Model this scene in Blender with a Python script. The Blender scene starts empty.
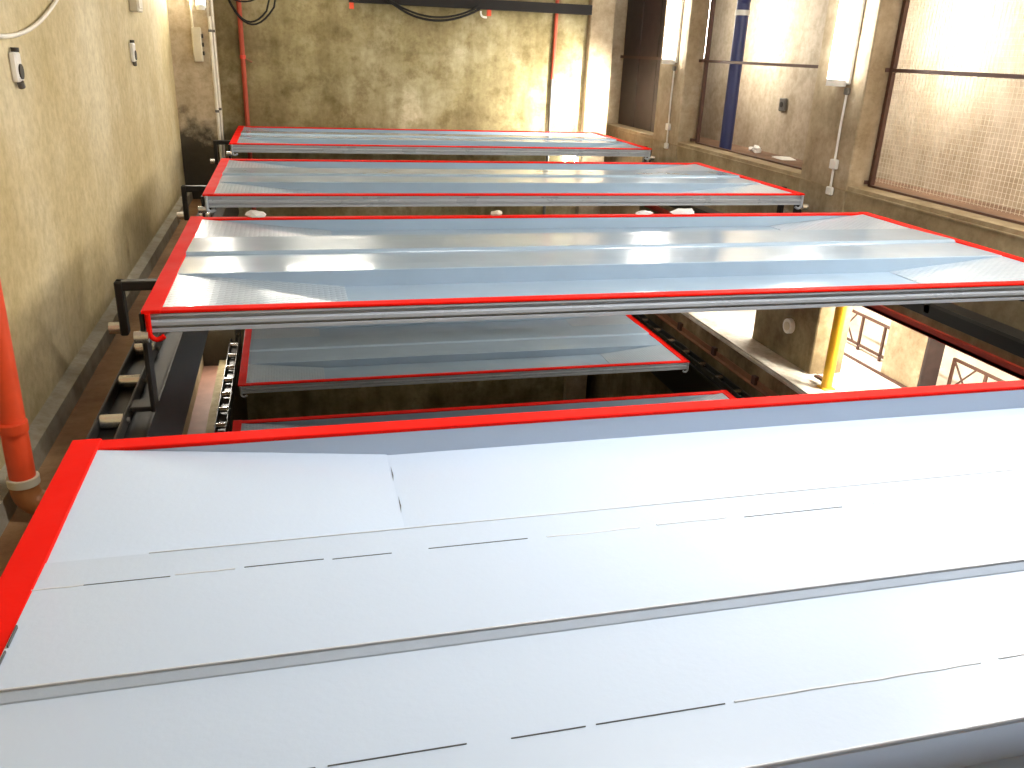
import bpy, bmesh, math, random
from mathutils import Vector, Matrix

random.seed(7)
S = bpy.context.scene
COL = S.collection

# ------------------------------------------------------------------ camera
F_PX, YAW, PITCH, ROLL, CAM_H = 842.66, 0.2616, 0.3773, 0.0417, 1.14
f = Vector((math.sin(YAW) * math.cos(PITCH), math.cos(YAW) * math.cos(PITCH), -math.sin(PITCH)))
r0 = Vector((math.cos(YAW), -math.sin(YAW), 0))
u0 = r0.cross(f)
rt = math.cos(ROLL) * r0 + math.sin(ROLL) * u0
up = -math.sin(ROLL) * r0 + math.cos(ROLL) * u0
cam_data = bpy.data.cameras.new('camera')
cam = bpy.data.objects.new('camera', cam_data)
COL.objects.link(cam)
M = Matrix((rt, up, -f)).transposed().to_4x4()
M.translation = (0, 0, CAM_H)
cam.matrix_world = M
cam_data.sensor_width = 36.0
cam_data.lens = 36.0 * F_PX / 1024.0
cam_data.clip_start = 0.02
cam_data.clip_end = 100
S.camera = cam

# ------------------------------------------------------------------ world, exposure
W = bpy.data.worlds.new('world')
S.world = W
W.use_nodes = True
W.node_tree.nodes['Background'].inputs[0].default_value = (0.9, 0.92, 1.0, 1)
W.node_tree.nodes['Background'].inputs[1].default_value = 0.05
S.view_settings.view_transform = 'Standard'
S.view_settings.look = 'None'
S.view_settings.exposure = 0.55
S.view_settings.gamma = 1.0
S.view_settings.use_curve_mapping = False

WARM = (1.0, 0.95, 0.84)
NEUTRAL = (1.0, 0.985, 0.96)
COOL = (0.93, 0.97, 1.0)


def area(loc, direction, sx, sy, watts, colour=WARM, up_hint=(0, 0, 1)):
    d = bpy.data.lights.new('tube_light', 'AREA')
    d.shape = 'RECTANGLE'
    d.size, d.size_y = sx, sy
    d.energy = watts
    d.color = colour
    o = bpy.data.objects.new('tube_light', d)
    COL.objects.link(o)
    z = -Vector(direction).normalized()
    y = Vector(up_hint)
    x = y.cross(z).normalized()
    y = z.cross(x)
    m = Matrix((x, y, z)).transposed().to_4x4()
    m.translation = loc
    o.matrix_world = m
    return o


# lamp positions: (where, faces, long axis z, length, watts); each has its fitting built below
TUBES = [
    # name, centre, direction, length, watts, label
    ('column_tube', (4.945, 7.24, 1.62), (-1, 0, 0), 1.25, 32, 'glowing tube lamp on the concrete column beside the second platform'),
    ('column_tube', (4.945, 11.02, 1.72), (-1, 0, 0), 1.25, 36, 'glowing tube lamp on the column beyond the blue pipe'),
    ('column_tube', (4.945, 3.9, 1.55), (-1, 0, 0), 1.25, 36, 'tube lamp on the column beside the nearest platform'),
    ('column_tube', (-0.955, 11.845, 2.12), (0, -1, 0), 1.25, 14, 'tube lamp at the top of the two white conduits'),
]
CEIL = [  # ceiling fittings, long axis x: centre, watts
    ((3.8, 2.5, 2.6), 42),
    ((1.5, 2.3, 2.6), 55),  # added fill lamp, evens out the light on the nearest platform
]

# ------------------------------------------------------------------ materials
def new_mat(name):
    m = bpy.data.materials.new(name)
    m.use_nodes = True
    nt = m.node_tree
    b = nt.nodes['Principled BSDF']
    return m, nt, b


def coords(nt, scale=(1, 1, 1)):
    tc = nt.nodes.new('ShaderNodeTexCoord')
    mp = nt.nodes.new('ShaderNodeMapping')
    mp.inputs['Scale'].default_value = scale
    nt.links.new(tc.outputs['Object'], mp.inputs['Vector'])
    return mp.outputs['Vector']


def noise(nt, vec, scale, detail=4, rough=0.55):
    n = nt.nodes.new('ShaderNodeTexNoise')
    n.inputs['Scale'].default_value = scale
    n.inputs['Detail'].default_value = detail
    n.inputs['Roughness'].default_value = rough
    nt.links.new(vec, n.inputs['Vector'])
    return n.outputs['Fac']


def ramp(nt, fac, stops):
    r = nt.nodes.new('ShaderNodeValToRGB')
    els = r.color_ramp.elements
    while len(els) < len(stops):
        els.new(0.5)
    for e, (p, c) in zip(els, stops):
        e.position = p
        e.color = (c[0], c[1], c[2], 1)
    nt.links.new(fac, r.inputs['Fac'])
    return r.outputs['Color']


def mix(nt, fac, a, b, mode='MIX'):
    n = nt.nodes.new('ShaderNodeMix')
    n.data_type = 'RGBA'
    n.blend_type = mode
    for sock, v in ((n.inputs[0], fac), (n.inputs[6], a), (n.inputs[7], b)):
        if hasattr(v, 'is_linked'):
            nt.links.new(v, sock)
        elif isinstance(v, (int, float)):
            sock.default_value = v
        else:
            sock.default_value = (v[0], v[1], v[2], 1)
    return n.outputs[2]


def bump(nt, b, height, strength, dist=0.01):
    n = nt.nodes.new('ShaderNodeBump')
    n.inputs['Strength'].default_value = strength
    n.inputs['Distance'].default_value = dist
    nt.links.new(height, n.inputs['Height'])
    nt.links.new(n.outputs['Normal'], b.inputs['Normal'])


def plain(name, c, rough=0.5, metal=0.0, var=0.12, bscale=30, bstr=0.1):
    m, nt, b = new_mat(name)
    v = coords(nt)
    n = noise(nt, v, 6, 5)
    col = ramp(nt, n, [(0.3, [x * (1 - var) for x in c]), (0.7, [min(1, x * (1 + var)) for x in c])])
    nt.links.new(col, b.inputs['Base Color'])
    b.inputs['Roughness'].default_value = rough
    b.inputs['Metallic'].default_value = metal
    bump(nt, b, noise(nt, v, bscale, 3), bstr, 0.004)
    return m


def concrete(name, dark, mid, light, streak=0.5, rough=0.85, blot=0.8, seed=0.0, grime=0.5):
    """poured concrete: broad blotches, vertical runs, small pits"""
    m, nt, b = new_mat(name)
    tc = nt.nodes.new('ShaderNodeTexCoord')
    mp0 = nt.nodes.new('ShaderNodeMapping')
    mp0.inputs['Location'].default_value = (seed, seed * 1.7, seed * 0.3)
    nt.links.new(tc.outputs['Object'], mp0.inputs['Vector'])
    v = mp0.outputs['Vector']
    base = ramp(nt, noise(nt, v, blot, 6, 0.6), [(0.3, dark), (0.5, mid), (0.68, light)])
    mp = nt.nodes.new('ShaderNodeMapping')
    mp.inputs['Scale'].default_value = (2.0, 2.0, 0.3)
    nt.links.new(v, mp.inputs['Vector'])
    runs = ramp(nt, noise(nt, mp.outputs['Vector'], 1.6, 5, 0.6), [(0.36, (0.55, 0.5, 0.36)), (0.6, (1, 1, 1))])
    c1 = mix(nt, streak, base, runs, 'MULTIPLY')
    fine = ramp(nt, noise(nt, v, 14, 5, 0.7), [(0.3, (0.7, 0.67, 0.6)), (0.6, (1, 1, 1))])
    mid = ramp(nt, noise(nt, v, 3.7, 6, 0.68), [(0.34, (0.62, 0.57, 0.46)), (0.52, (1, 1, 1))])
    c2 = mix(nt, 0.75, mix(nt, grime, c1, mid, 'MULTIPLY'), fine, 'MULTIPLY')
    nt.links.new(c2, b.inputs['Base Color'])
    b.inputs['Roughness'].default_value = rough
    bump(nt, b, noise(nt, v, 35, 6, 0.7), 0.25, 0.01)
    return m


def stain_below(m, z_top, colour):
    nt = m.node_tree
    b = nt.nodes['Principled BSDF']
    old = b.inputs['Base Color'].links[0].from_socket
    tc = nt.nodes.new('ShaderNodeTexCoord')
    sp = nt.nodes.new('ShaderNodeSeparateXYZ')
    nt.links.new(tc.outputs['Object'], sp.inputs[0])
    n = noise(nt, tc.outputs['Object'], 3.0, 5, 0.65)
    ma = nt.nodes.new('ShaderNodeMath'); ma.operation = 'MULTIPLY_ADD'
    nt.links.new(n, ma.inputs[0]); ma.inputs[1].default_value = 1.6
    nt.links.new(sp.outputs['Z'], ma.inputs[2])
    mr = nt.nodes.new('ShaderNodeMapRange')
    mr.inputs['From Min'].default_value = z_top + 0.6
    mr.inputs['From Max'].default_value = z_top + 0.95
    mr.inputs['To Min'].default_value = 0.92
    mr.inputs['To Max'].default_value = 0.0
    nt.links.new(ma.outputs[0], mr.inputs['Value'])
    nt.links.new(mix(nt, mr.outputs['Result'], old, colour), b.inputs['Base Color'])
    return m


def glossy_paint(name, c, rough=0.2, orange=0.06, chequer=False, coat=0.3, fresh=False, spec=0.5):
    m, nt, b = new_mat(name)
    v = coords(nt)
    n = noise(nt, v, 2.2, 4)
    col = ramp(nt, n, [(0.3, [x * 0.95 for x in c]), (0.7, [min(1, x * 1.05) for x in c])])
    nt.links.new(col, b.inputs['Base Color'])
    b.inputs['Coat Weight'].default_value = coat
    b.inputs['Coat Roughness'].default_value = 0.08
    b.inputs['Specular IOR Level'].default_value = spec
    rr = nt.nodes.new('ShaderNodeMapRange')
    rr.inputs['To Min'].default_value = rough * 0.7
    rr.inputs['To Max'].default_value = rough * 1.4
    nt.links.new(noise(nt, v, 5, 4), rr.inputs['Value'])
    if fresh:
        b.inputs['Roughness'].default_value = rough
        b.inputs['Base Color'].default_value = (c[0], c[1], c[2], 1)
        nt.links.remove(b.inputs['Base Color'].links[0])
    else:
        nt.links.new(rr.outputs['Result'], b.inputs['Roughness'])
    mpx = nt.nodes.new('ShaderNodeMapping')
    mpx.inputs['Scale'].default_value = (0.35, 1.6, 1)
    nt.links.new(v, mpx.inputs['Vector'])
    h1 = noise(nt, mpx.outputs['Vector'], 3.0, 3)          # sheet-metal waviness
    h2 = noise(nt, v, 70, 3)                               # brushed-on paint
    ad = nt.nodes.new('ShaderNodeMath'); ad.operation = 'MULTIPLY_ADD'
    nt.links.new(h2, ad.inputs[0]); ad.inputs[1].default_value = orange
    nt.links.new(h1, ad.inputs[2])
    height = ad.outputs[0]
    if chequer:
        sp = nt.nodes.new('ShaderNodeSeparateXYZ')
        nt.links.new(v, sp.inputs[0])
        sins = []
        for k, ax in ((105, 'X'), (150, 'Y')):
            mu = nt.nodes.new('ShaderNodeMath'); mu.operation = 'MULTIPLY'
            nt.links.new(sp.outputs[ax], mu.inputs[0]); mu.inputs[1].default_value = k
            si = nt.nodes.new('ShaderNodeMath'); si.operation = 'SINE'
            nt.links.new(mu.outputs[0], si.inputs[0])
            sins.append(si.outputs[0])
        pr = nt.nodes.new('ShaderNodeMath'); pr.operation = 'MULTIPLY'
        nt.links.new(sins[0], pr.inputs[0]); nt.links.new(sins[1], pr.inputs[1])
        mx = nt.nodes.new('ShaderNodeMath'); mx.operation = 'MAXIMUM'; mx.inputs[1].default_value = 0.0
        nt.links.new(pr.outputs[0], mx.inputs[0])
        a2 = nt.nodes.new('ShaderNodeMath'); a2.operation = 'ADD'
        nt.links.new(height, a2.inputs[0]); nt.links.new(mx.outputs[0], a2.inputs[1])
        bump(nt, b, a2.outputs[0], 0.8, 0.006)
    else:
        bump(nt, b, height, 0.3, 0.006)
    return m


def emitter(name, c, strength):
    m, nt, b = new_mat(name)
    b.inputs['Base Color'].default_value = (0.9, 0.9, 0.9, 1)
    b.inputs['Emission Color'].default_value = (c[0], c[1], c[2], 1)
    b.inputs['Emission Strength'].default_value = strength
    return m


MT = dict(
    wall_left=concrete('yellowish_concrete', (0.50, 0.39, 0.18), (0.64, 0.53, 0.30), (0.78, 0.69, 0.47), 0.05, 0.8, 0.7, 3.0, 0.15),
    wall_back=concrete('stained_concrete', (0.16, 0.11, 0.045), (0.36, 0.30, 0.15), (0.68, 0.61, 0.42), 0.65, 0.85, 0.6, 11.0, 0.85),
    pillar=concrete('pillar_concrete', (0.34, 0.26, 0.16), (0.45, 0.36, 0.24), (0.55, 0.46, 0.34), 0.4, 0.85, 1.6, 5.0),
    beam=concrete('sill_concrete', (0.28, 0.20, 0.115), (0.40, 0.31, 0.185), (0.50, 0.405, 0.265), 0.3, 0.85, 2.0, 8.0),
    pit_wall=concrete('dirty_concrete', (0.16, 0.11, 0.06), (0.30, 0.23, 0.13), (0.46, 0.38, 0.24), 0.6, 0.9, 1.6, 1.0),
    sill_top=concrete('worn_sill', (0.50, 0.46, 0.38), (0.68, 0.64, 0.56), (0.8, 0.77, 0.7), 0.1, 0.8, 3.0, 2.0),
    plinth=concrete('plinth_concrete', (0.32, 0.28, 0.2), (0.42, 0.38, 0.29), (0.5, 0.46, 0.37), 0.2, 0.9, 2.0, 4.0),
    floor_brown=concrete('rusty_floor', (0.20, 0.09, 0.035), (0.32, 0.17, 0.07), (0.42, 0.26, 0.13), 0.0, 0.85, 1.4, 6.0),
    floor_dark=concrete('dark_floor', (0.05, 0.04, 0.03), (0.09, 0.07, 0.05), (0.14, 0.11, 0.08), 0.0, 0.9, 1.0, 7.0),
    corridor_floor=concrete('corridor_floor', (0.16, 0.085, 0.05), (0.24, 0.14, 0.085), (0.34, 0.21, 0.14), 0.0, 0.8, 1.6, 9.0),
    corridor_wall=concrete('corridor_wall', (0.40, 0.31, 0.22), (0.50, 0.41, 0.31), (0.58, 0.50, 0.39), 0.3, 0.7, 0.8, 12.0),
    room_wall=plain('cream_wall', (0.80, 0.74, 0.60), 0.8),
    room_floor=plain('pale_floor', (0.75, 0.70, 0.62), 0.6),
    ceiling=plain('ceiling_concrete', (0.40, 0.38, 0.34), 0.9, 0.0, 0.05),
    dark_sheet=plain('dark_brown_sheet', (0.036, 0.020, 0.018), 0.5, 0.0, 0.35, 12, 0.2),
    paint=glossy_paint('grey_blue_paint', (0.32, 0.425, 0.54), 0.2),
    paint_fresh=glossy_paint('pale_grey_blue_paint', (0.51, 0.605, 0.74), 0.26, 0.22, False, 0.25, True),
    paint_seam=glossy_paint('paint_bead', (0.66, 0.70, 0.76), 0.2, 0.3),
    chequer=glossy_paint('chequer_paint', (0.38, 0.46, 0.54), 0.22, 0.05, True),
    beam_paint=glossy_paint('beam_paint', (0.42, 0.46, 0.52), 0.28),
    red=glossy_paint('red_paint', (0.78, 0.008, 0.003), 0.6, 0.25, False, 0.0, False, 0.08),
    red_dull=plain('dull_red', (0.7, 0.06, 0.03), 0.5),
    pipe_red=plain('pipe_red', (0.72, 0.07, 0.018), 0.45),
    pipe_dull=plain('pipe_dull_red', (0.46, 0.07, 0.03), 0.6),
    pipe_brown=plain('pipe_brown', (0.40, 0.15, 0.045), 0.5),
    black=plain('black_steel', (0.018, 0.016, 0.015), 0.4, 0.3),
    gap=plain('open_crack', (0.10, 0.105, 0.11), 0.8),
    dark_steel=plain('greased_steel', (0.06, 0.055, 0.05), 0.38, 0.5),
    grey_steel=plain('grey_steel', (0.16, 0.15, 0.135), 0.45, 0.4),
    roller=plain('worn_roller', (0.72, 0.70, 0.66), 0.25, 0.9),
    rust=plain('rusty_steel', (0.26, 0.12, 0.06), 0.7),
    brown_metal=plain('brown_metal', (0.085, 0.035, 0.022), 0.5),
    wire=plain('mesh_wire', (0.74, 0.67, 0.55), 0.5, 0.3),
    blue=plain('blue_pipe', (0.025, 0.035, 0.13), 0.4),
    yellow=plain('yellow_pipe', (0.85, 0.48, 0.02), 0.4),
    white=plain('white_plastic', (0.80, 0.78, 0.72), 0.45),
    beige=plain('beige_plastic', (0.62, 0.56, 0.42), 0.5),
    dark_plastic=plain('dark_plastic', (0.03, 0.025, 0.02), 0.5),
    rubber=plain('cable_rubber', (0.012, 0.010, 0.009), 0.9),
    cable_white=plain('cable_white', (0.82, 0.77, 0.66), 0.5),
    kerb=concrete('yellow_kerb', (0.42, 0.33, 0.18), (0.58, 0.48, 0.28), (0.7, 0.6, 0.4), 0.0, 0.8, 3.0, 15.0),
    pink=plain('pinkish_floor', (0.46, 0.24, 0.17), 0.6),
    paper=plain('paper', (0.85, 0.82, 0.78), 0.7),
    rag=plain('rag', (0.75, 0.72, 0.70), 0.8),
    tube=emitter('tube_glow', (1.0, 0.97, 0.92), 30.0),
)


MT['pillar_oily'] = stain_below(concrete('oily_pillar_concrete', (0.44, 0.35, 0.22), (0.56, 0.46, 0.32), (0.66, 0.57, 0.43), 0.4, 0.85, 1.6, 5.0), 0.08, (0.03, 0.024, 0.016))

# ------------------------------------------------------------------ geometry helpers
class MB:
    """collects shapes into one mesh"""
    def __init__(self):
        self.v, self.f, self.sm = [], [], []

    def add(self, vs, fs, smooth=False):
        o = len(self.v)
        self.v += [tuple(a) for a in vs]
        self.f += [tuple(i + o for i in q) for q in fs]
        self.sm += [smooth] * len(fs)
        return self

    def box(self, x0, x1, y0, y1, z0, z1):
        vs = [(x, y, z) for z in (z0, z1) for y in (y0, y1) for x in (x0, x1)]
        return self.add(vs, [(0, 2, 3, 1), (4, 5, 7, 6), (0, 1, 5, 4), (2, 6, 7, 3), (0, 4, 6, 2), (1, 3, 7, 5)])

    def cbox(self, x0, x1, y0, y1, z0, z1, c=0.01):
        """box with chamfered edges"""
        bm = bmesh.new()
        bmesh.ops.create_cube(bm, size=1.0)
        for vv in bm.verts:
            vv.co = Vector(((x0 + x1) / 2 + vv.co.x * (x1 - x0), (y0 + y1) / 2 + vv.co.y * (y1 - y0), (z0 + z1) / 2 + vv.co.z * (z1 - z0)))
        bmesh.ops.bevel(bm, geom=list(bm.edges), offset=c, segments=1, affect='EDGES')
        bm.verts.ensure_lookup_table()
        self.add([vv.co[:] for vv in bm.verts], [[vv.index for vv in fc.verts] for fc in bm.faces])
        bm.free()
        return self

    def extrude_x(self, prof, x0, x1, cap=True):
        """closed (y, z) profile swept along x"""
        n = len(prof)
        vs = [(x0, y, z) for y, z in prof] + [(x1, y, z) for y, z in prof]
        fs = [(i, i + n, (i + 1) % n + n, (i + 1) % n) for i in range(n)]
        if cap:
            fs += [tuple(range(n)), tuple(range(2 * n - 1, n - 1, -1))]
        return self.add(vs, fs)

    def extrude_y(self, prof, y0, y1):
        """closed (x, z) profile swept along y"""
        n = len(prof)
        vs = [(x, y0, z) for x, z in prof] + [(x, y1, z) for x, z in prof]
        fs = [(i, (i + 1) % n, (i + 1) % n + n, i + n) for i in range(n)]
        fs += [tuple(range(n - 1, -1, -1)), tuple(range(n, 2 * n))]
        return self.add(vs, fs)

    def tube(self, pts, r, n=10, caps=True):
        pts = [Vector(p) for p in pts]
        rs = r if isinstance(r, (list, tuple)) else [r] * len(pts)
        d0 = (pts[1] - pts[0]).normalized()
        a = Vector((0, 0, 1)) if abs(d0.z) < 0.9 else Vector((1, 0, 0))
        nrm = (a - d0 * a.dot(d0)).normalized()
        vs = []
        for i, p in enumerate(pts):
            d = (pts[min(i + 1, len(pts) - 1)] - pts[max(i - 1, 0)]).normalized()
            nrm = (nrm - d * nrm.dot(d)).normalized()
            b = d.cross(nrm)
            for k in range(n):
                t = 2 * math.pi * k / n
                vs.append(p + (nrm * math.cos(t) + b * math.sin(t)) * rs[i])
        fs = [(i * n + k, i * n + (k + 1) % n, (i + 1) * n + (k + 1) % n, (i + 1) * n + k) for i in range(len(pts) - 1) for k in range(n)]
        self.add(vs, fs, True)
        if caps:
            m = len(vs)
            self.add(vs[:n], [tuple(range(n - 1, -1, -1))])
            self.add(vs[m - n:], [tuple(range(n))])
        return self

    def build(self, name, mat, parent=None, loc=None):
        me = bpy.data.meshes.new(name)
        me.from_pydata(self.v, [], self.f)
        me.polygons.foreach_set('use_smooth', self.sm)
        me.materials.append(mat)
        me.update()
        o = bpy.data.objects.new(name, me)
        COL.objects.link(o)
        if parent is not None:
            o.parent = parent
        if loc is not None:
            o.location = loc
        return o


def thing(name, label, cat, loc=(0, 0, 0), group=None):
    o = bpy.data.objects.new(name, None)
    COL.objects.link(o)
    o.location = loc
    o.empty_display_size = 0.1
    tag(o, label, cat, group)
    return o


def tag(o, label, cat, group=None):
    o['label'] = label
    o['category'] = cat
    if group:
        o['group'] = group
    return o


def struct(name, mb, mat, label=None, parent=None):
    o = mb.build(name, mat, parent)
    if parent is None:
        o['kind'] = 'structure'
    if label:
        o['label'] = label
    return o


def B(*a):
    return MB().box(*a)


def arc(p0, p1, p2, n=8):
    p0, p1, p2 = Vector(p0), Vector(p1), Vector(p2)
    return [p0 * (1 - t) ** 2 + p1 * 2 * t * (1 - t) + p2 * t * t for t in [i / n for i in range(n + 1)]]


# ------------------------------------------------------------------ the setting
YN, YB = -1.6, 13.0             # near end, back wall
PIT = -4.9
TOP = 2.7
struct('wall_left', B(-1.65, -1.35, YN, 13.6, PIT, TOP), MT['wall_left'])
jz = 1.04                        # pour joint in the back wall
struct('wall_back', MB().box(-1.35, 4.42, YB + 0.012, YB + 0.3, PIT, TOP)
       .box(-0.95, 4.42, YB, YB + 0.02, PIT, jz).box(-0.95, 4.42, YB, YB + 0.02, jz + 0.012, TOP), MT['wall_back'])
struct('pillar_left', MB().cbox(-1.36, -0.885, 11.9, 13.02, PIT, TOP, 0.012), MT['pillar_oily'], 'oil-stained concrete corner pillar behind the two white conduits')
struct('pillar_back', MB().cbox(4.42, 4.8, 12.88, 13.6, PIT, TOP, 0.012), MT['pillar'], 'pale corner pillar at the end of the back wall')
struct('wall_near', B(-1.65, 8.3, YN - 0.2, YN, PIT, TOP), MT['pillar'])
struct('ceiling', B(-1.65, 8.3, YN - 0.2, 14.2, TOP, TOP + 0.2), MT['ceiling'])
struct('floor', B(-1.65, 8.3, YN - 0.2, 14.2, PIT - 0.2, PIT), MT['floor_dark'])

# left ledges: brown floor strip with a plinth at the wall, one per level
struct('floor_left', B(-1.35, -0.71, YN, 11.9, -1.0, -0.85), MT['floor_brown'], 'brown floor strip between the left wall and the chain')
struct('baseboard_left', MB().extrude_y([(-1.35, -0.85), (-1.27, -0.85), (-1.275, -0.74), (-1.35, -0.72)], YN, 11.9), MT['plinth'])
struct('floor_lower', B(-1.35, -0.97, YN, 11.9, -3.35, -3.2), MT['pink'], 'pinkish floor strip deep below the chain')
struct('trim_1', B(-1.13, -0.98, YN, 11.9, -3.2, -3.12), MT['kerb'], 'worn yellowish kerb deep below the chain')

# right side, upper storey
struct('beam_upper', MB().box(5.0, 5.3, YN, 13.6, -0.87, 0.085).box(4.985, 5.02, YN, 12.9, 0.035, 0.05), MT['beam'], 'long brown concrete sill beam beside the platforms')
struct('trim_2', MB().box(4.965, 4.999, YN, 12.88, -0.90, -0.83).box(4.965, 5.05, YN, 12.88, -0.905, -0.872), MT['red_dull'], 'red painted steel edge under the concrete sill beam')
COLS = [(3.3, 4.5), (6.93, 7.72), (10.68, 11.5)]
for i, (a, b) in enumerate(COLS):
    struct('column', MB().cbox(4.99, 5.24, a, b, -0.25, TOP, 0.012), MT['pillar'],
           ['concrete column beside the nearest platform', 'concrete column beside the second platform, with a glowing tube', 'concrete column beyond the blue pipe'][i])
struct('floor_corridor', B(5.3, 8.3, YN, 14.0, -0.87, 0.0), MT['corridor_floor'], 'brown floor behind the concrete sill beam')
struct('wall_right', B(6.2, 6.4, YN, 14.0, 0.0, TOP), MT['corridor_wall'])
struct('wall_end', B(4.42, 8.3, 13.6, 13.9, PIT, TOP), MT['pillar'])

# right side, lower storey
struct('beam_lower', B(5.0, 5.44, YN, 13.6, PIT, -2.05), MT['pit_wall'], 'dirty concrete beam beside the lower platforms')
struct('sill_lower', MB().cbox(4.97, 5.45, YN, 12.88, -2.06, -2.02, 0.008).cbox(4.985, 5.12, YN, 12.88, -2.021, -2.0, 0.006), MT['sill_top'], 'pale worn sill on the dirty lower beam')
for a, b in ((3.2, 4.4), (7.5, 8.75), (11.3, 12.6)):
    struct('pillar', MB().cbox(5.35, 5.75, a, b, -2.03, -0.86, 0.012), MT['pit_wall'], 'dark concrete pillar rising from the pale lower sill')
struct('floor_room', B(5.44, 8.3, YN, 13.6, -2.6, -2.45), MT['room_floor'], 'pale floor of the lit room below')
struct('wall_room', B(8.0, 8.3, YN, 13.6, -2.45, -0.87), MT['room_wall'], 'cream wall of the lit room below')
struct('column_room', MB().cbox(7.0, 7.26, 7.75, 8.4, -2.45, -0.87, 0.012), MT['pillar'], 'concrete column standing in the lit room below')
tag(MB().cbox(7.01, 7.25, 7.715, 7.75, -2.45, -0.9, 0.006).build('shade_board', MT['dark_sheet']), 'added dark board standing in for the shaded side of the column in the lit lower room', 'board')  # added board, its dark colour stands in for shade on this column side
struct('baseboard_room', B(6.97, 7.0, 4.0, 11.5, -2.46, -2.42), MT['brown_metal'], 'thin brown strip on the pale room floor')

# ------------------------------------------------------------------ parking platforms
PL, PW = 5.288, 2.2213
XL = -0.675
DEPTH = 0.092


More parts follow.
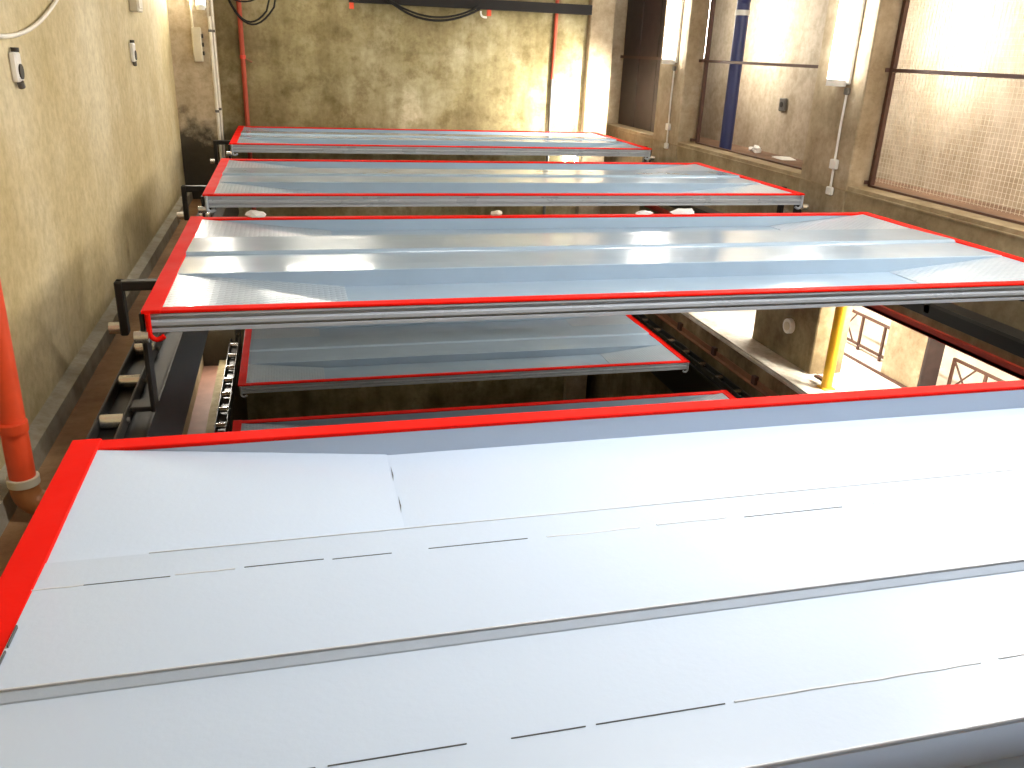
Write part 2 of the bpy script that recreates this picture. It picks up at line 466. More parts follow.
def platform(y0, z0, label, fresh=False, hook='red', seams=False, arms=True):
    t = thing('parking_platform', label, 'platform', (XL, y0, z0 - 0.1), 'painted parking platforms')
    Z = 0.1                                               # platform top in the thing's own frame
    body = MT['paint_fresh'] if fresh else MT['paint']
    rp = MT['paint_fresh'] if fresh else MT['chequer']
    e, rl = 0.078, 0.92                                   # red end strip, end of the ramps

    def part(name, mb, mat, lab=None, parent=t):
        o = mb.build(name, mat, parent)
        if lab:
            o['label'] = lab
        return o
    # red strips round the edge
    part('edge_strip', MB().cbox(0, PL, 0, 0.062, Z - 0.014, Z, 0.003), MT['red'], 'red front edge')
    part('edge_strip', MB().cbox(0, PL, PW - 0.066, PW, Z - 0.014, Z, 0.003), MT['red'], 'red rear edge')
    part('end_strip', MB().cbox(-0.004, e, -0.004, PW + 0.004, Z - 0.013, Z + 0.004, 0.003), MT['red'], 'red end')
    part('end_strip', MB().cbox(PL - e, PL + 0.004, -0.004, PW + 0.004, Z - 0.013, Z + 0.004, 0.003), MT['red'], 'red end')
    # ribbed side beams
    prof = [(0.004, -0.014), (0.004, -0.026), (0.020, -0.032), (0.020, -0.046), (-0.004, -0.052), (-0.004, -0.068), (0.014, -0.073),
            (0.014, -0.080), (0.0, -0.084), (0.0, -0.1), (0.064, -0.1), (0.064, -0.014)]
    part('side_beam', MB().extrude_x([(y, z + Z) for y, z in prof], 0.02, PL - 0.02), MT['beam_paint'], 'ribbed grey side beam')
    part('side_beam', MB().extrude_x([(PW - y, z + Z) for y, z in reversed(prof)], 0.02, PL - 0.02), body)
    # end beams under the red end strips
    for x in (0.012, PL - 0.062):
        part('end_beam', B(x, x + 0.05, 0.066, PW - 0.066, Z - 0.1, Z - 0.013), MT['black'])
    # wheel tracks: ramp, flat, ramp
    for v0, v1 in ((0.064, 0.662), (1.558, PW - 0.064)):
        part('wheel_track', B(rl, PL - rl, v0, v1, Z - DEPTH - 0.006, Z - DEPTH), body)
        for s in (0, 1):
            xa, xb = (e, rl) if s == 0 else (PL - e, PL - rl)
            vs = [(xa, v0, Z - 0.003), (xa, v1, Z - 0.003), (xb + (0.004 if s == 0 else -0.004), v1, Z - DEPTH + 0.003), (xb + (0.004 if s == 0 else -0.004), v0, Z - DEPTH + 0.003)]
            vs += [(a, b, c - 0.006) for a, b, c in vs]
            q = [(3, 2, 1, 0), (4, 5, 6, 7), (0, 1, 5, 4), (1, 2, 6, 5), (2, 3, 7, 6), (3, 0, 4, 7)]
            if s:
                q = [tuple(reversed(k)) for k in q]
            part('ramp_plate', MB().add(vs, q), rp, None if fresh else 'chequered ramp plate')
    # raised middle, two folded sheets that overlap at the ridge
    zf, zr = Z - 0.006, Z + 0.012
    front = [(0.662, Z - DEPTH - 0.006), (0.662, Z - 0.004), (0.668, Z), (0.80, Z), (1.112, zf), (1.112, zf - 0.006), (0.80, Z - 0.006), (0.674, Z - 0.006), (0.668, Z - DEPTH - 0.006)]
    rear = [(1.09, zr - 0.018), (1.092, zr - 0.0145), (1.112, zr), (1.445, Z + 0.002), (1.552, Z), (1.558, Z - 0.004), (1.558, Z - DEPTH - 0.006), (1.552, Z - DEPTH - 0.006), (1.552, Z - 0.008), (1.13, zr - 0.02)]
    part('deck_sheet', MB().extrude_x(list(reversed(front)), e, PL - e), body)
    part('deck_sheet', MB().extrude_x(list(reversed(rear)), e, PL - e), body)
    # weld seams along the sheets: paint beads with open cracks between
    if seams:
        rnd = random.Random(3)
        for v, zz, runs in ((1.445, Z + 0.0025, [(0.07, 0.18, 1), (0.18, 0.36, 0), (0.37, 0.50, 1), (0.52, 0.70, 0), (0.72, 0.86, 0), (0.95, 1.2, 0), (1.25, 1.5, 1), (1.55, 1.75, 1), (1.8, 2.1, 0), (2.2, 2.5, 1), (2.52, 2.8, 1)]),
                            (0.818, Z + 0.0005, [(0.4, 0.66, 0), (0.68, 0.92, 0), (1.0, 1.14, 0), (1.16, 1.42, 0), (1.44, 1.7, 1), (1.7, 2.0, 1), (2.05, 2.5, 1)])):
            for a, b, bead in runs:
                yy = v + rnd.uniform(-0.004, 0.004)
                if bead:
                    k = 6
                    part('weld_bead', MB().tube([(a + (b - a) * i / k, yy + rnd.uniform(-0.0015, 0.0015), zz - 0.0012) for i in range(k + 1)], [0.0022 + 0.0008 * rnd.random() for _ in range(k + 1)], 6), MT['paint_seam'], 'pale paint bead along the seam')
                else:
                    part('seam_crack', B(a, b, yy - 0.0009, yy + 0.0009, zz - 0.002, zz + 0.0008), MT['gap'], 'open crack along the seam')
        for va, vb in ((1.78, 1.88), (1.97, 2.07)):
            c = MB().add([(rl + 0.004, va, Z - DEPTH + 0.0045), (rl + 0.009, va + 0.04, Z - DEPTH + 0.0045), (rl + 0.008, vb, Z - DEPTH + 0.0045), (rl + 0.0055, vb - 0.04, Z - DEPTH + 0.0045)], [(0, 1, 2, 3)])
            part('seam_crack', c, MT['gap'], 'open crack where the ramp ends')
        for va in (0.98, 1.07, 1.16, 1.24):
            part('seam_crack', B(e + 0.004, e + 0.007, va, va + 0.065, Z - 0.004, Z + 0.004 + (0.010 if va > 1.1 else -0.006)), MT['gap'], 'dashed crack beside the red end')
        mb = MB().tube([(0.3 + i * 0.25, 1.553, Z + 0.0005) for i in range(12)], 0.002, 6)
        part('weld_bead', mb, MT['paint_seam'])
        mb = MB().tube([(1.0 + i * 0.2, 0.667, Z + 0.0005) for i in range(16)], 0.003, 6)
        part('weld_bead', mb, MT['paint_seam'])
        part('weld_bead', MB().tube([(0.10 + i * 0.3, 1.111, Z + 0.0115) for i in range(14)], 0.0028, 6), MT['paint_seam'])
    # corner hooks at the front corners
    hm = MT['red'] if hook == 'red' else MT['beam_paint']
    for x, s in ((0.024, 1), (PL - 0.024, -1)):
        pts = [(x, -0.012, Z - 0.01), (x, -0.012, Z - 0.105)] + arc((x, -0.012, Z - 0.105), (x + 0.02 * s, -0.012, Z - 0.15), (x + 0.06 * s, -0.012, Z - 0.115), 6)[1:]
        part('corner_hook', MB().tube(pts, 0.012, 8), hm, '%s corner hook' % ('red' if hook == 'red' else 'grey'))
    # hanger arms with rollers and chain brackets at both ends
    for s in (-1, 1):
        x0 = 0.0 if s < 0 else PL

        def X(d):
            return x0 + s * d
        for v in ((0.71,) if arms else ()):
            a0, a1 = sorted((X(0), X(0.235)))
            l0, l1 = sorted((X(0.195), X(0.235)))
            arm = part('hanger_arm', MB().cbox(a0, a1, v - 0.03, v + 0.03, Z - 0.09, Z - 0.04, 0.006).cbox(l0, l1, v - 0.035, v + 0.035, Z - 0.33, Z - 0.04, 0.006), MT['black'], 'black hanger arm')
            part('roller', MB().tube([(X(0.235), v, Z - 0.295), (X(0.29), v, Z - 0.295)], 0.032, 12), MT['roller'], 'pale worn roller', arm)
        for v in ((0.09,) if arms else ()):
            a0, a1 = sorted((X(0), X(0.02)))
            l0, l1 = sorted((X(0), X(0.11 if s < 0 else 0.17)))
            zb = Z - 0.5 if s < 0 else Z - 0.555
            br = part('chain_bracket', MB().cbox(a0, a1, v - 0.06, v + 0.06, zb, Z - 0.02, 0.004).cbox(l0, l1, v - 0.05, v + 0.05, zb, zb + 0.025, 0.004), MT['black'], 'black bracket down to the chain')
            part('roller', MB().tube([(X(-0.02), v - 0.105, Z - 0.115), (X(0.04), v - 0.105, Z - 0.115)], 0.028, 12).tube([(X(0.01), v - 0.105, Z - 0.115), (X(0.01), v - 0.05, Z - 0.115)], 0.01, 6), MT['roller'], 'pale worn roller', br)
    return t


platform(0.3005, 0, 'nearest grey parking platform filling the bottom of the picture', True, 'red', True, False)
platform(3.8694, 0, 'large grey platform with chequered ends and red J-shaped corner hook', False, 'red')
platform(7.0133, 0, 'grey platform second from the back wall with pale corner hook', False, 'grey')
platform(10.6398, 0, 'farthest upper grey platform close to the stained back wall', False, 'grey')
platform(8.8514, -2.3279, 'short-looking lower grey platform seen through the gap under the large one', False, 'grey', False, False)
platform(7.9128 - PW, -2.3279, 'lower grey platform of which only the rear strip shows', False, 'red', False, False)


# ------------------------------------------------------------------ chains and rails
def chain(x, z, y0, y1, pitch, label):
    t = thing('drive_chain', label, 'chain', (x, y0, z), 'drive chains beside the platforms')
    rm = MB().tube([(-0.05, 0, 0), (0.05, 0, 0)], 0.034, 12)
    pm = MB()
    for sx in (-0.062, 0.052):
        pm.cbox(sx, sx + 0.012, -0.05, pitch + 0.05, -0.034, 0.034, 0.004)
    pin = MB().tube([(-0.075, 0, 0), (0.075, 0, 0)], 0.014, 8)
    n = int((y1 - y0) / pitch)
    r1 = p1 = n1 = None
    for k in range(n + 1):
        if k == 0:
            r1 = rm.build('roller', MT['roller'], t)
            p1 = pm.build('link_plate', MT['dark_steel'], t)
            n1 = pin.build('link_pin', MT['grey_steel'], r1)
        else:
            r = r1.copy(); COL.objects.link(r); r.parent = t; r.location = (0, k * pitch, 0)
            q = n1.copy(); COL.objects.link(q); q.parent = r
            if k < n:
                p = p1.copy(); COL.objects.link(p); p.parent = t; p.location = (0, k * pitch, 0)
    return t


chain(-0.86, -0.52, 2.86, 12.3, 0.505, 'black chain with pale rollers beside the brown floor strip')
chain(-0.9, -2.84, 6.2, 12.6, 0.46, 'black chain with pale rollers left of the lower platforms')
chain(4.83, -2.42, 6.2, 12.6, 0.46, 'black chain with pale rollers right of the lower platforms')

rail = thing('chain_rail', 'dark steel rail carrying the chain above the brown floor strip', 'rail', (-0.86, YN, -0.85))
MB().box(-0.085, 0.15, 0.1, 13.4, 0.265, 0.295).build('flange', MT['black'], rail)
MB().box(0.145, 0.16, 0.1, 13.4, -0.17, 0.295).build('web_plate', MT['black'], rail)
for k in range(12):
    B(-0.05, 0.05, 0.6 + k * 1.1, 0.66 + k * 1.1, 0.0, 0.265).build('post', MT['black'], rail)
rail = thing('chain_rail', 'dark steel rail carrying the lower left chain', 'rail', (-0.9, 5.6, -3.2))
MB().box(-0.06, 0.085, 0, 6.3, 0.295, 0.32).build('flange', MT['dark_steel'], rail)
MB().box(0.06, 0.085, 0, 6.3, -1.7, 0.295).build('web_plate', MT['black'], rail)
for k in range(6):
    B(-0.08, -0.0, 0.3 + k * 1.1, 0.36 + k * 1.1, 0.0 if False else 0.2, 0.295).build('gusset', MT['black'], rail)
rail = thing('chain_rail', 'dark steel rail carrying the lower right chain', 'rail', (4.83, 5.6, -2.49))
MB().box(-0.085, 0.085, 0, 7.2, 0.0, 0.03).build('flange', MT['dark_steel'], rail)
MB().box(-0.085, -0.06, 0, 7.2, -0.5, 0.0).build('web_plate', MT['black'], rail)
for k in range(7):
    B(-0.085, 0.17, 0.3 + k * 1.05, 0.36 + k * 1.05, -0.06, 0.0).build('wall_bracket', MT['rust'], rail)
rail = thing('chain_rail', 'dark steel rail under the right ends of the upper platforms', 'rail', (4.83, YN, -0.58))
MB().box(-0.085, 0.085, 0.1, 14.3, 0.0, 0.025).build('flange', MT['dark_steel'], rail)
MB().box(-0.085, -0.06, 0.1, 14.3, -0.09, 0.0).build('web_plate', MT['black'], rail)
for k in range(13):
    B(-0.085, 0.17, 0.6 + k * 1.05, 0.66 + k * 1.05, -0.06, 0.0).build('wall_bracket', MT['rust'], rail)
# steel angle and rusty ledge on the dirty lower beam
an = thing('steel_angle', 'rusty steel angle bolted along the dirty lower beam', 'rail', (4.998, 6.0, -2.30))
MB().extrude_y([(0, 0), (-0.07, 0), (-0.07, 0.012), (-0.012, 0.012), (-0.012, 0.07), (0, 0.07)], 0, 6.8).build('angle_bar', MT['rust'], an)
for k in range(6):
    B(-0.045, 0.0, 0.9 + k, 0.98 + k, 0.012, 0.11).build('clip', MT['brown_metal'], an)

# ------------------------------------------------------------------ lamps
for name, (cx, cy, cz), d, ln, watts, lab in TUBES:
    t = thing('tube_lamp', lab, 'lamp', (cx, cy, cz), 'tube lamps on the pillars')
    D = Vector(d)
    if abs(D.x) > 0.5:
        MB().cbox(-0.0, 0.045, -0.1, 0.1, -ln / 2 - 0.03, ln / 2 + 0.03, 0.01).build('housing', MT['white'], t)
        MB().tube([(-0.045, 0, -ln / 2), (-0.045, 0, ln / 2)], 0.085, 14).build('tube', MT['tube'], t)
        for z in (-ln / 2 - 0.02, ln / 2 + 0.02):
            MB().tube([(-0.045, 0, z - 0.03), (-0.045, 0, z + 0.03)], 0.088, 14).build('end_cap', MT['white'], t)
        area((cx - 0.14, cy, cz), d, 0.14, ln, watts)
    else:
        MB().cbox(-0.06, 0.06, 0.0, 0.055, -ln / 2 - 0.03, ln / 2 + 0.03, 0.01).build('housing', MT['white'], t)
        MB().tube([(0, -0.04, -ln / 2), (0, -0.04, ln / 2)], 0.045, 14).build('tube', MT['tube'], t)
        for z in (-ln / 2 - 0.02, ln / 2 + 0.02):
            MB().tube([(0, -0.04, z - 0.03), (0, -0.04, z + 0.03)], 0.049, 14).build('end_cap', MT['white'], t)
        area((cx, cy - 0.095, cz), d, 0.08, ln, watts)
for (cx, cy, cz), watts in CEIL:
    t = thing('ceiling_lamp', 'twin tube lamp under the ceiling, %s' % ('nearer the columns' if cx > 3 else 'an added fill over the middle of the nearest platform'), 'lamp', (cx, cy, cz))
    MB().cbox(-0.65, 0.65, -0.1, 0.1, 0.0, 0.06, 0.01).build('housing', MT['white'], t)
    for y in (-0.05, 0.05):
        MB().tube([(-0.6, y, -0.02), (0.6, y, -0.02)], 0.018, 10).build('tube', MT['tube'], t)
    area((cx, cy, cz - 0.045), (0, 0, -1), 1.2, 0.16, watts, NEUTRAL, (0, 1, 0))


def side_lamp(loc, d, horizontal, ln, watts, label, col=WARM, spread=180):
    """slim fitting whose glow lights the concrete next to it"""
    t = thing('strip_lamp', label, 'lamp', loc)
    D = Vector(d)
    if horizontal:
        a = Vector((0, 1, 0)) if abs(D.x) > 0.5 or abs(D.z) > 0.5 else Vector((1, 0, 0))
    else:
        a = Vector((0, 0, 1))
    p, q = -a * ln / 2, a * ln / 2
    MB().tube([p, q], 0.03, 10).build('housing', MT['white'], t)
    MB().tube([p * 0.94 + D * 0.035, q * 0.94 + D * 0.035], 0.018, 10).build('tube', MT['tube'], t)
    area(Vector(loc) + D * 0.065, d, 0.07, ln, watts, col, a).data.spread = math.radians(spread)
    return t


side_lamp((4.36, 12.93, -0.42), (-0.5, 0.3, 0.8), False, 0.7, 60, 'strip lamp low on the corner pillar, lighting the back wall')
side_lamp((-1.318, 9.02, 2.15), (1, 0, 0), False, 1.0, 11, 'strip lamp high on the left wall above the small box')
side_lamp((0.5, 12.965, 2.1), (0, -1, 0), True, 1.2, 20, 'strip lamp high on the stained back wall')
side_lamp((-1.1, 11.86, -2.3), (0.1, -1, -0.2), False, 0.6, 14, 'made-up hidden strip lamp on the lower part of the corner pillar')  # invented unseen lamp, brightens the floor strip and kerb in the pit
side_lamp((5.1, 11.56, 0.5), (-0.56, 0.82, -0.08), False, 0.5, 45, 'added hidden strip lamp on the far face of the column beyond the blue pipe', WARM, 75)  # extra lamp hidden by the column, makes the bright patch on the back wall
# corridor and lower-room lamps
side_lamp((5.28, 7.3, 1.7), (1, 0, 0), False, 1.2, 36, 'strip lamp behind the column beside the second platform')
side_lamp((5.28, 4.3, 0.85), (1, 0.15, 0), False, 1.4, 85, 'strip lamp behind the column beside the nearest platform')
side_lamp((5.29, 10.9, 1.7), (1, 0, 0), False, 1.2, 38, 'strip lamp behind the column beyond the blue pipe')
side_lamp((6.3, 6.2, -0.91), (0, 0, -1), True, 1.5, 80, 'strip lamp under the slab of the lit lower room')
side_lamp((6.3, 9.6, -0.91), (0, 0, -1), True, 1.5, 90, 'strip lamp under the slab, deeper in the lit lower room')
side_lamp((5.72, 6.85, -0.91), (0, 0.25, -1), True, 0.5, 30, 'added short strip lamp under the slab, brightening the dark pillar')  # extra lamp added to brighten the near face of the pillar
side_lamp((6.0, 3.2, -0.91), (0, 0, -1), True, 1.5, 40, 'strip lamp under the slab at the near end of the lower room')

# ------------------------------------------------------------------ conduits on the columns
def column_conduit(yc, z_top, label):
    t = thing('conduit', label, 'conduit', (4.975, yc, 0))
    MB().tube([(0.0, 0, z_top), (0.0, 0.01, 0.6), (0.0, 0.0, 0.0)], 0.011, 8).build('conduit_pipe', MT['white'], t)
    MB().cbox(-0.025, 0.015, -0.05, 0.05, 0.21, 0.3, 0.008).build('junction_box', MT['white'], t)
    MB().cbox(-0.02, 0.015, -0.045, 0.045, -0.03, 0.045, 0.008).build('socket_box', MT['white'], t)
    MB().cbox(-0.02, 0.015, -0.03, 0.03, z_top - 0.06, z_top, 0.008).build('cable_gland', MT['grey_steel'], t)


column_conduit(7.16, 0.935, 'white conduit with two boxes below the lamp beside the second platform')
column_conduit(10.98, 1.025, 'white conduit with two boxes below the lamp beyond the blue pipe')

# ------------------------------------------------------------------ guard frames in the bays
def guard(y0, y1, label, mesh=True):
    t = thing('guard_frame', label, 'guard frame', (5.2, y0, 0.085))
    L = y1 - y0
    for y in (0.0, L - 0.04):
        MB().extrude_y([(0, 0), (0.04, 0), (0.04, 2.55), (0, 2.55)], y, y + 0.04).build('post', MT['brown_metal'], t)
    for z, h in ((0.0, 0.018), (1.0, 0.032)):
        B(-0.0, 0.04, 0.04, L - 0.04, z, z + h).build('rail', MT['brown_metal'], t)
    for y, s in ((0.0, -1), (L, 1)):
        for z in (0.02, 1.0):
            B(-0.04, 0.03, y - 0.08 if s < 0 else y, y if s < 0 else y + 0.08, z, z + 0.035).build('lug', MT['brown_metal'], t)
    if mesh:
        m = MB()
        z = 0.06
        while z < 2.5:
            m.box(0.044, 0.046, 0.05, L - 0.04, z, z + 0.002)
            z += 0.042
        y = 0.06
        while y < L - 0.05:
            m.box(0.046, 0.048, y, y + 0.002, 0.05, 2.5)
            y += 0.042
        o = m.build('wire_mesh', MT['wire'], t)
        o['kind'] = 'stuff'
        o['label'] = 'fine wire mesh'
    return t


guard(4.58, 6.92, 'brown guard frame with fine mesh between the two nearest columns')
guard(7.8, 10.58, 'brown guard frame crossed by the blue pipe', False)
pn = thing('sheet_closure', 'dark brown sheet panel closing the opening next to the back wall', 'panel', (5.24, 11.5, 0.085))
for k in range(3):
    MB().cbox(0.0, 0.03, 0.02 + k * 0.68, 0.69 + k * 0.68, 0, 2.55, 0.006).build('sheet', MT['dark_sheet'], pn)
B(-0.03, 0.0, 0.0, 2.1, 1.0, 1.04).build('rail', MT['brown_metal'], pn)
B(-0.03, 0.0, 0.0, 0.05, 0, 2.55).build('post', MT['brown_metal'], pn)

# blue pipe
bp = thing('blue_pipe', 'dark blue drain pipe standing in the opening behind the sill beam', 'pipe', (5.47, 10.25, 0.0))
MB().tube([(0, 0, 0), (0, 0, 1.9), (0, 0, 2.69)], 0.08, 18).build('pipe', MT['blue'], bp)
MB().tube([(0, 0, 1.64), (0, 0, 1.70)], 0.092, 18).build('clamp', MT['white'], bp)
MB().tube([(0, -0.02, 1.80), (0, -0.12, 1.98), (0, -0.3, 2.2), (0, -0.34, 2.69)], [0.072, 0.075, 0.075, 0.075], 16).build('branch', MT['blue'], bp)

# small things in the corridor
pp = MB()
pp.add([(-0.1, -0.16, 0.0), (0.09, -0.17, 0.004), (0.11, 0.02, 0.02), (0.07, 0.17, 0.003), (-0.09, 0.13, 0.015), (-0.03, 0.0, 0.03)],
       [(0, 1, 5), (1, 2, 5), (2, 3, 5), (3, 4, 5), (4, 0, 5)])
pp.add([(-0.1, -0.16, 0.0), (0.09, -0.17, 0.0), (0.11, 0.02, 0.0), (0.07, 0.17, 0.0), (-0.09, 0.13, 0.0)], [(4, 3, 2, 1, 0)])
tag(pp.build('paper_scrap', MT['paper'], None, (6.0, 9.72, 0.001)), 'crumpled white paper on the brown floor behind the sill beam', 'paper')


def lump(name, loc, s, mat, label, cat, seed, group=None, flat=0.6):
    rnd = random.Random(seed)
    bm = bmesh.new()
    bmesh.ops.create_icosphere(bm, subdivisions=2, radius=1)
    for vv in bm.verts:
        k = 0.75 + 0.45 * rnd.random()
        vv.co = Vector((vv.co.x * s[0] * k, vv.co.y * s[1] * k, max(vv.co.z * k, -flat) * s[2]))
    me = bpy.data.meshes.new(name)
    bm.to_mesh(me)
    bm.free()
    me.materials.append(mat)
    o = bpy.data.objects.new(name, me)
    COL.objects.link(o)
    o.location = (loc[0], loc[1], loc[2] + s[2] * flat)
    return tag(o, label, cat, group)


lump('rubble_piece', (5.98, 10.35, 0.0), (0.05, 0.09, 0.06), MT['paper'], 'larger pale rubble piece on the brown floor by the blue pipe', 'rubble', 1)
lump('rubble_piece', (6.02, 10.56, 0.0), (0.04, 0.05, 0.035), MT['paper'], 'smaller pale rubble piece on the brown floor by the blue pipe', 'rubble', 2)
ws = thing('wall_socket', 'small dark socket on the pale wall behind the blue pipe', 'socket', (6.19, 10.2, 0.62))
MB().cbox(-0.03, 0.009, -0.07, 0.07, -0.08, 0.08, 0.01).build('housing', MT['grey_steel'], ws)
MB().tube([(-0.03, 0, 0), (-0.037, 0, 0)], 0.035, 12).build('face', MT['dark_plastic'], ws)

# rags on the rear edge of the large platform
for i, (x, s, lab) in enumerate([
        (2.62, (0.07, 0.022, 0.018), 'grey rag lump on the rear edge of the large platform'),
        (2.95, (0.11, 0.022, 0.028), 'large white crumpled rag on the rear edge of the large platform'),
        (1.45, (0.04, 0.02, 0.025), 'small tan rag lump on the rear edge of the large platform'),
        (-0.25, (0.07, 0.03, 0.03), 'white rag at the left end of the large platform, on its rear edge')]):
    lump('rag', (x, 6.06, 0.002), s, MT['rag'] if i != 2 else MT['beige'], lab, 'rag', 20 + i)

# ------------------------------------------------------------------ left wall
rp = thing('drain_pipe', 'red drain pipe with brown elbow running down the left wall', 'pipe', (-1.19, 3.62, -0.85))
MB().tube([(-0.03, 0.12, 3.5), (-0.02, 0.08, 1.2), (0, 0.0, 0.17)], 0.052, 18).build('pipe', MT['pipe_red'], rp)
MB().tube([(0, 0, 0.42), (0, 0.0, 0.46)], 0.059, 18).build('collar', MT['pipe_red'], rp)
MB().tube([(0, 0, 0.17), (0, 0, 0.205)], 0.064, 18).build('socket', MT['beige'], rp)
MB().tube([(0, 0, 0.19), (0, 0, 0.16)] + arc((0, 0, 0.15), (0.0, 0, 0.062), (0.10, 0.0, 0.062), 8) + [(0.13, 0, 0.062)], 0.058, 18).build('elbow', MT['pipe_brown'], rp)
MB().tube([(0.12, 0, 0.062), (0.16, 0, 0.062)], 0.064, 18).build('elbow_socket', MT['pipe_brown'], rp)


def wall_socket(y, z, label, sc=1.0):
    t = thing('wall_socket', label, 'socket', (-1.35, y, z))
    MB().cbox(0.0, 0.05 * sc, -0.065 * sc, 0.065 * sc, -0.1 * sc, 0.1 * sc, 0.012 * sc).build('housing', MT['white'], t)
    MB().tube([(0.05 * sc, 0, -0.03 * sc), (0.06 * sc, 0, -0.03 * sc)], 0.052 * sc, 14).build('face', MT['dark_plastic'], t)
    MB().tube([(0.025, 0, 0.1 * sc), (0.025, 0.0, 0.13 * sc)], 0.02, 8).build('cable_gland', MT['dark_plastic'], t)
    MB().tube([(0.025, 0, -0.1 * sc), (0.025, 0.02, -0.135 * sc)], 0.018, 8).build('outlet', MT['grey_steel'], t)


wall_socket(5.08, 0.96, 'pale socket with dark face below the hanging white cable', 0.72)
wall_socket(8.8, 0.985, 'small socket on the left wall under the beige box', 0.8)
bx = thing('junction_box', 'beige box high on the left wall above the small socket', 'box', (-1.35, 9.15, 1.42))
MB().cbox(0, 0.08, -0.14, 0.14, -0.09, 0.16, 0.01).build('housing', MT['beige'], bx)
MB().cbox(0.08, 0.086, -0.11, 0.11, -0.06, 0.13, 0.004).build('lid', MT['beige'], bx)
cb = MB().tube([Vector((-1.335, 4.55, 1.12))] + [Vector((-1.335, 4.75 + 1.45 * t, 1.11 - 0.035 * math.sin(t * 3.14) + 0.21 * t ** 1.6)) for t in [i / 12 for i in range(13)]] + [Vector((-1.335, 6.45, 1.55)), Vector((-1.335, 6.6, 1.95)), Vector((-1.335, 6.65, 2.69))], 0.012, 8)
tag(cb.build('hanging_cable', MT['cable_white']), 'white cable looping down the top of the left wall', 'cable')

# box, conduits on the corner pillar
sb = thing('switch_box', 'beige switch box with three dark knobs on the corner pillar', 'box', (-1.03, 11.9, 1.05))
MB().cbox(-0.06, 0.05, -0.08, 0.002, -0.2, 0.2, 0.012).build('housing', MT['beige'], sb)
for z in (-0.1, 0.0, 0.1):
    MB().tube([(0.05, -0.04, z), (0.07, -0.04, z)], 0.024, 10).build('knob', MT['dark_plastic'], sb)
MB().tube([(-0.04, -0.03, 0.2), (-0.06, -0.03, 0.6), (-0.06, -0.02, 1.6)], 0.012, 8).build('conduit_pipe', MT['beige'], sb)
for i, (x, y) in enumerate(((-0.868, 11.865), (-0.862, 12.25))):
    cd = thing('conduit', ['white conduit nearer the switch box on the corner pillar', 'white conduit in the corner, next to the red pipe'][i], 'conduit', (x, y, 0))
    MB().tube([(0, 0, -0.5), (0, 0, 1.0), (0, 0, 2.69 if i else 1.38)], 0.018, 8).build('conduit_pipe', MT['cable_white'], cd)
    for z in (0.25, 1.2):
        MB().cbox(-0.026, 0.022, -0.022, 0.016, z, z + 0.03, 0.004).build('clip', MT['grey_steel'], cd)

# ------------------------------------------------------------------ back wall
p1 = thing('red_pipe', 'thin red pipe running down the left end of the back wall', 'pipe', (-0.555, 12.955, 0))
MB().tube([(0, 0, -3.0), (0, 0, 1.0), (0, 0, 2.69)], 0.032, 12).build('pipe', MT['pipe_dull'], p1)
for z in (0.88, 2.0):
    MB().tube([(0, 0, z), (0, 0, z + 0.05)], 0.04, 12).build('coupling', MT['red_dull'], p1)
MB().tube([(0, 0, 0.9), (0.12, -0.01, 0.84)], 0.014, 8).build('bracket', MT['rust'], p1)
p2 = thing('red_pipe', 'thin red pipe turning grey lower down, near the bright corner', 'pipe', (3.87, 12.965, 0))
MB().tube([(0.03, 0, 0.75), (0.04, 0, 1.2), (0.055, 0, 2.69)], 0.028, 10).build('pipe', MT['pipe_dull'], p2)
MB().tube([(0, 0, -3.0), (0.03, 0, 0.75)], 0.025, 10).build('lower_pipe', MT['grey_steel'], p2)
tr = thing('cable_tray', 'black cable tray along the top of the back wall', 'cable tray', (0.9, 12.785, 1.66))
MB().extrude_x([(0.0, 0.0), (0.15, 0.0), (0.15, 0.13), (0.135, 0.13), (0.135, 0.015), (0.015, 0.015), (0.015, 0.13), (0, 0.13)], 0.0, 3.5).build('tray', MT['rubber'], tr)
for k in range(6):
    MB().tube([(0.0, 0.03 + 0.018 * k, 0.03 + 0.012 * (k % 3)), (1.8, 0.03 + 0.018 * k, 0.034 + 0.012 * (k % 3)), (3.5, 0.03 + 0.018 * k, 0.03 + 0.012 * (k % 3))], 0.011, 6).build('cable', MT['rubber'], tr)
for x in (0.5, 1.7, 2.9):
    B(x, x + 0.04, 0.14, 0.215, 0.1, 0.14).build('bracket', MT['black'], tr)
for i, (x, lab) in enumerate(((0.93, 'small red clamp at the left end of the cable tray'), (2.86, 'small red clamp under the middle of the cable tray'))):
    c = thing('pipe_clamp', lab, 'clamp', (x, 12.80, 1.605))
    MB().cbox(-0.03, 0.03, -0.02, 0.03, -0.03, 0.05, 0.006).build('body', MT['pipe_red'], c)
    if i:
        MB().tube(arc((-0.12, 0, 0.03), (-0.13, 0, -0.06), (-0.03, 0, -0.05), 6), 0.014, 8).build('hook', MT['white'], c)
tag(MB().tube([(1.42, 12.76, 1.70)] + arc((1.5, 12.76, 1.66), (2.05, 12.76, 1.30), (2.72, 12.76, 1.66), 14), 0.016, 8)
    .tube([(1.40, 12.75, 1.72)] + arc((1.5, 12.75, 1.68), (2.1, 12.75, 1.36), (2.7, 12.75, 1.69), 14), 0.014, 8)
    .build('drooping_cable', MT['rubber']), 'black cables sagging below the cable tray', 'cable')
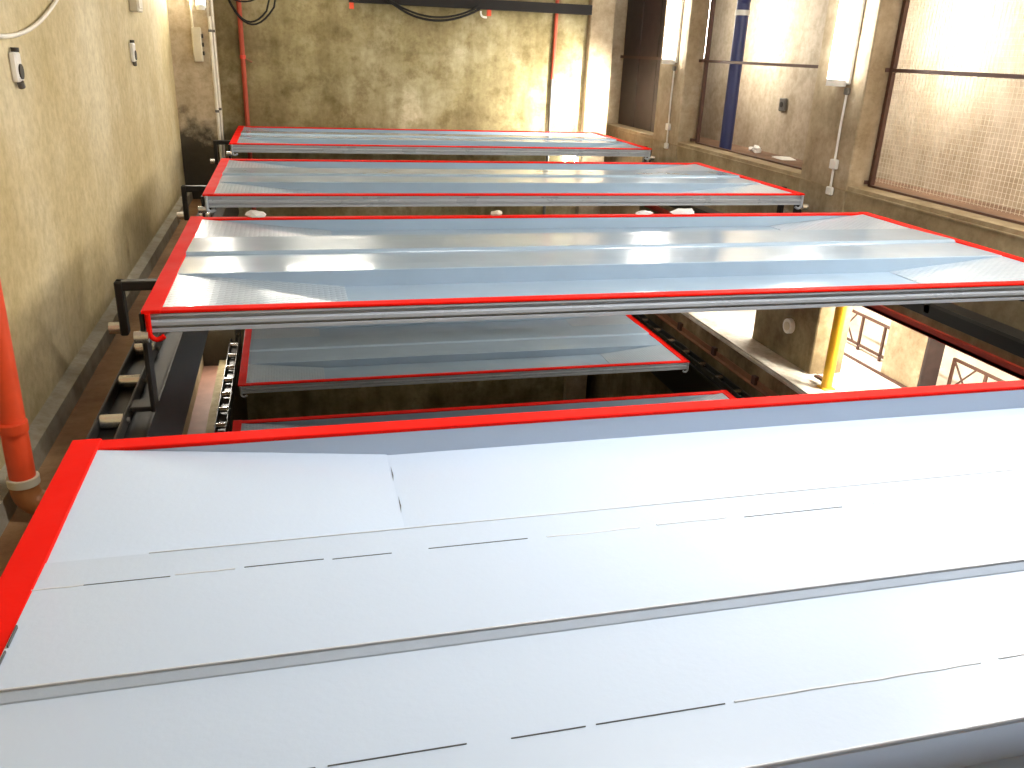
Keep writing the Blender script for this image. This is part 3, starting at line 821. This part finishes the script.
tag(MB().tube(arc((-0.84, 12.9, 2.1), (-0.55, 12.9, 0.9), (-0.1, 12.9, 1.55), 14) + [(0.0, 12.9, 2.0), (0.03, 12.9, 2.6)], 0.012, 8)
    .tube(arc((-0.84, 12.89, 2.2), (-0.6, 12.9, 1.0), (-0.2, 12.9, 1.5), 14) + [(-0.05, 12.9, 2.0), (0.0, 12.9, 2.6)], 0.012, 8)
    .tube(arc((-0.84, 12.89, 1.75), (-0.3, 12.9, 1.3), (0.1, 12.9, 2.2), 14) + [(0.13, 12.9, 2.6)], 0.010, 8)
    .build('looped_cable', MT['rubber']), 'thin dark cables looping across the red pipe in the corner', 'cable')

# ------------------------------------------------------------------ lower room
yp = thing('yellow_pipe', 'upright yellow pipe in the lower opening', 'pipe', (5.3, 7.1, -2.02))
MB().tube([(0, 0, 0.0), (0, 0, 0.6), (0, 0, 1.15)], 0.055, 16).build('pipe', MT['yellow'], yp)
MB().cbox(-0.07, 0.07, -0.07, 0.07, 0.0, 0.015, 0.004).build('base_plate', MT['yellow'], yp)
MB().cbox(-0.03, 0.03, 0.05, 0.2, 0.05, 0.08, 0.006).build('foot_bracket', MT['brown_metal'], yp)
rs = thing('wall_socket', 'round pale socket on the dark pillar in the lower opening', 'socket', (5.35, 7.98, -1.62))
MB().tube([(0.005, 0, 0), (-0.05, 0, 0)], 0.085, 18).build('housing', MT['white'], rs)
MB().tube([(-0.05, 0, 0), (-0.058, 0, 0)], 0.05, 16).build('face', MT['beige'], rs)


def barrier(y0, y1, label):
    t = thing('low_barrier', label, 'barrier', (7.3, y0, -2.45))
    L = y1 - y0
    for z in (0.06, 0.46):
        B(-0.015, 0.015, 0, L, z, z + 0.03).build('rail', MT['brown_metal'], t)
    n = max(2, int(round(L / 0.45)))
    for k in range(n + 1):
        y = (L - 0.03) * k / n
        B(-0.015, 0.015, y, y + 0.03, 0.0, 0.46).build('upright', MT['brown_metal'], t)
    for s in (0, 1):
        a, b = (0.0, L * 0.22) if s else (L * 0.22, 0.0)
        MB().tube([(0, L - a - 0.02, 0.09), (0, L - b - 0.02, 0.46)], 0.012, 6).build('brace', MT['brown_metal'], t)
    return t


barrier(8.35, 9.75, 'low brown metal barrier between the yellow pipe and the room column')
barrier(6.1, 7.6, 'low brown metal barrier right of the room column')
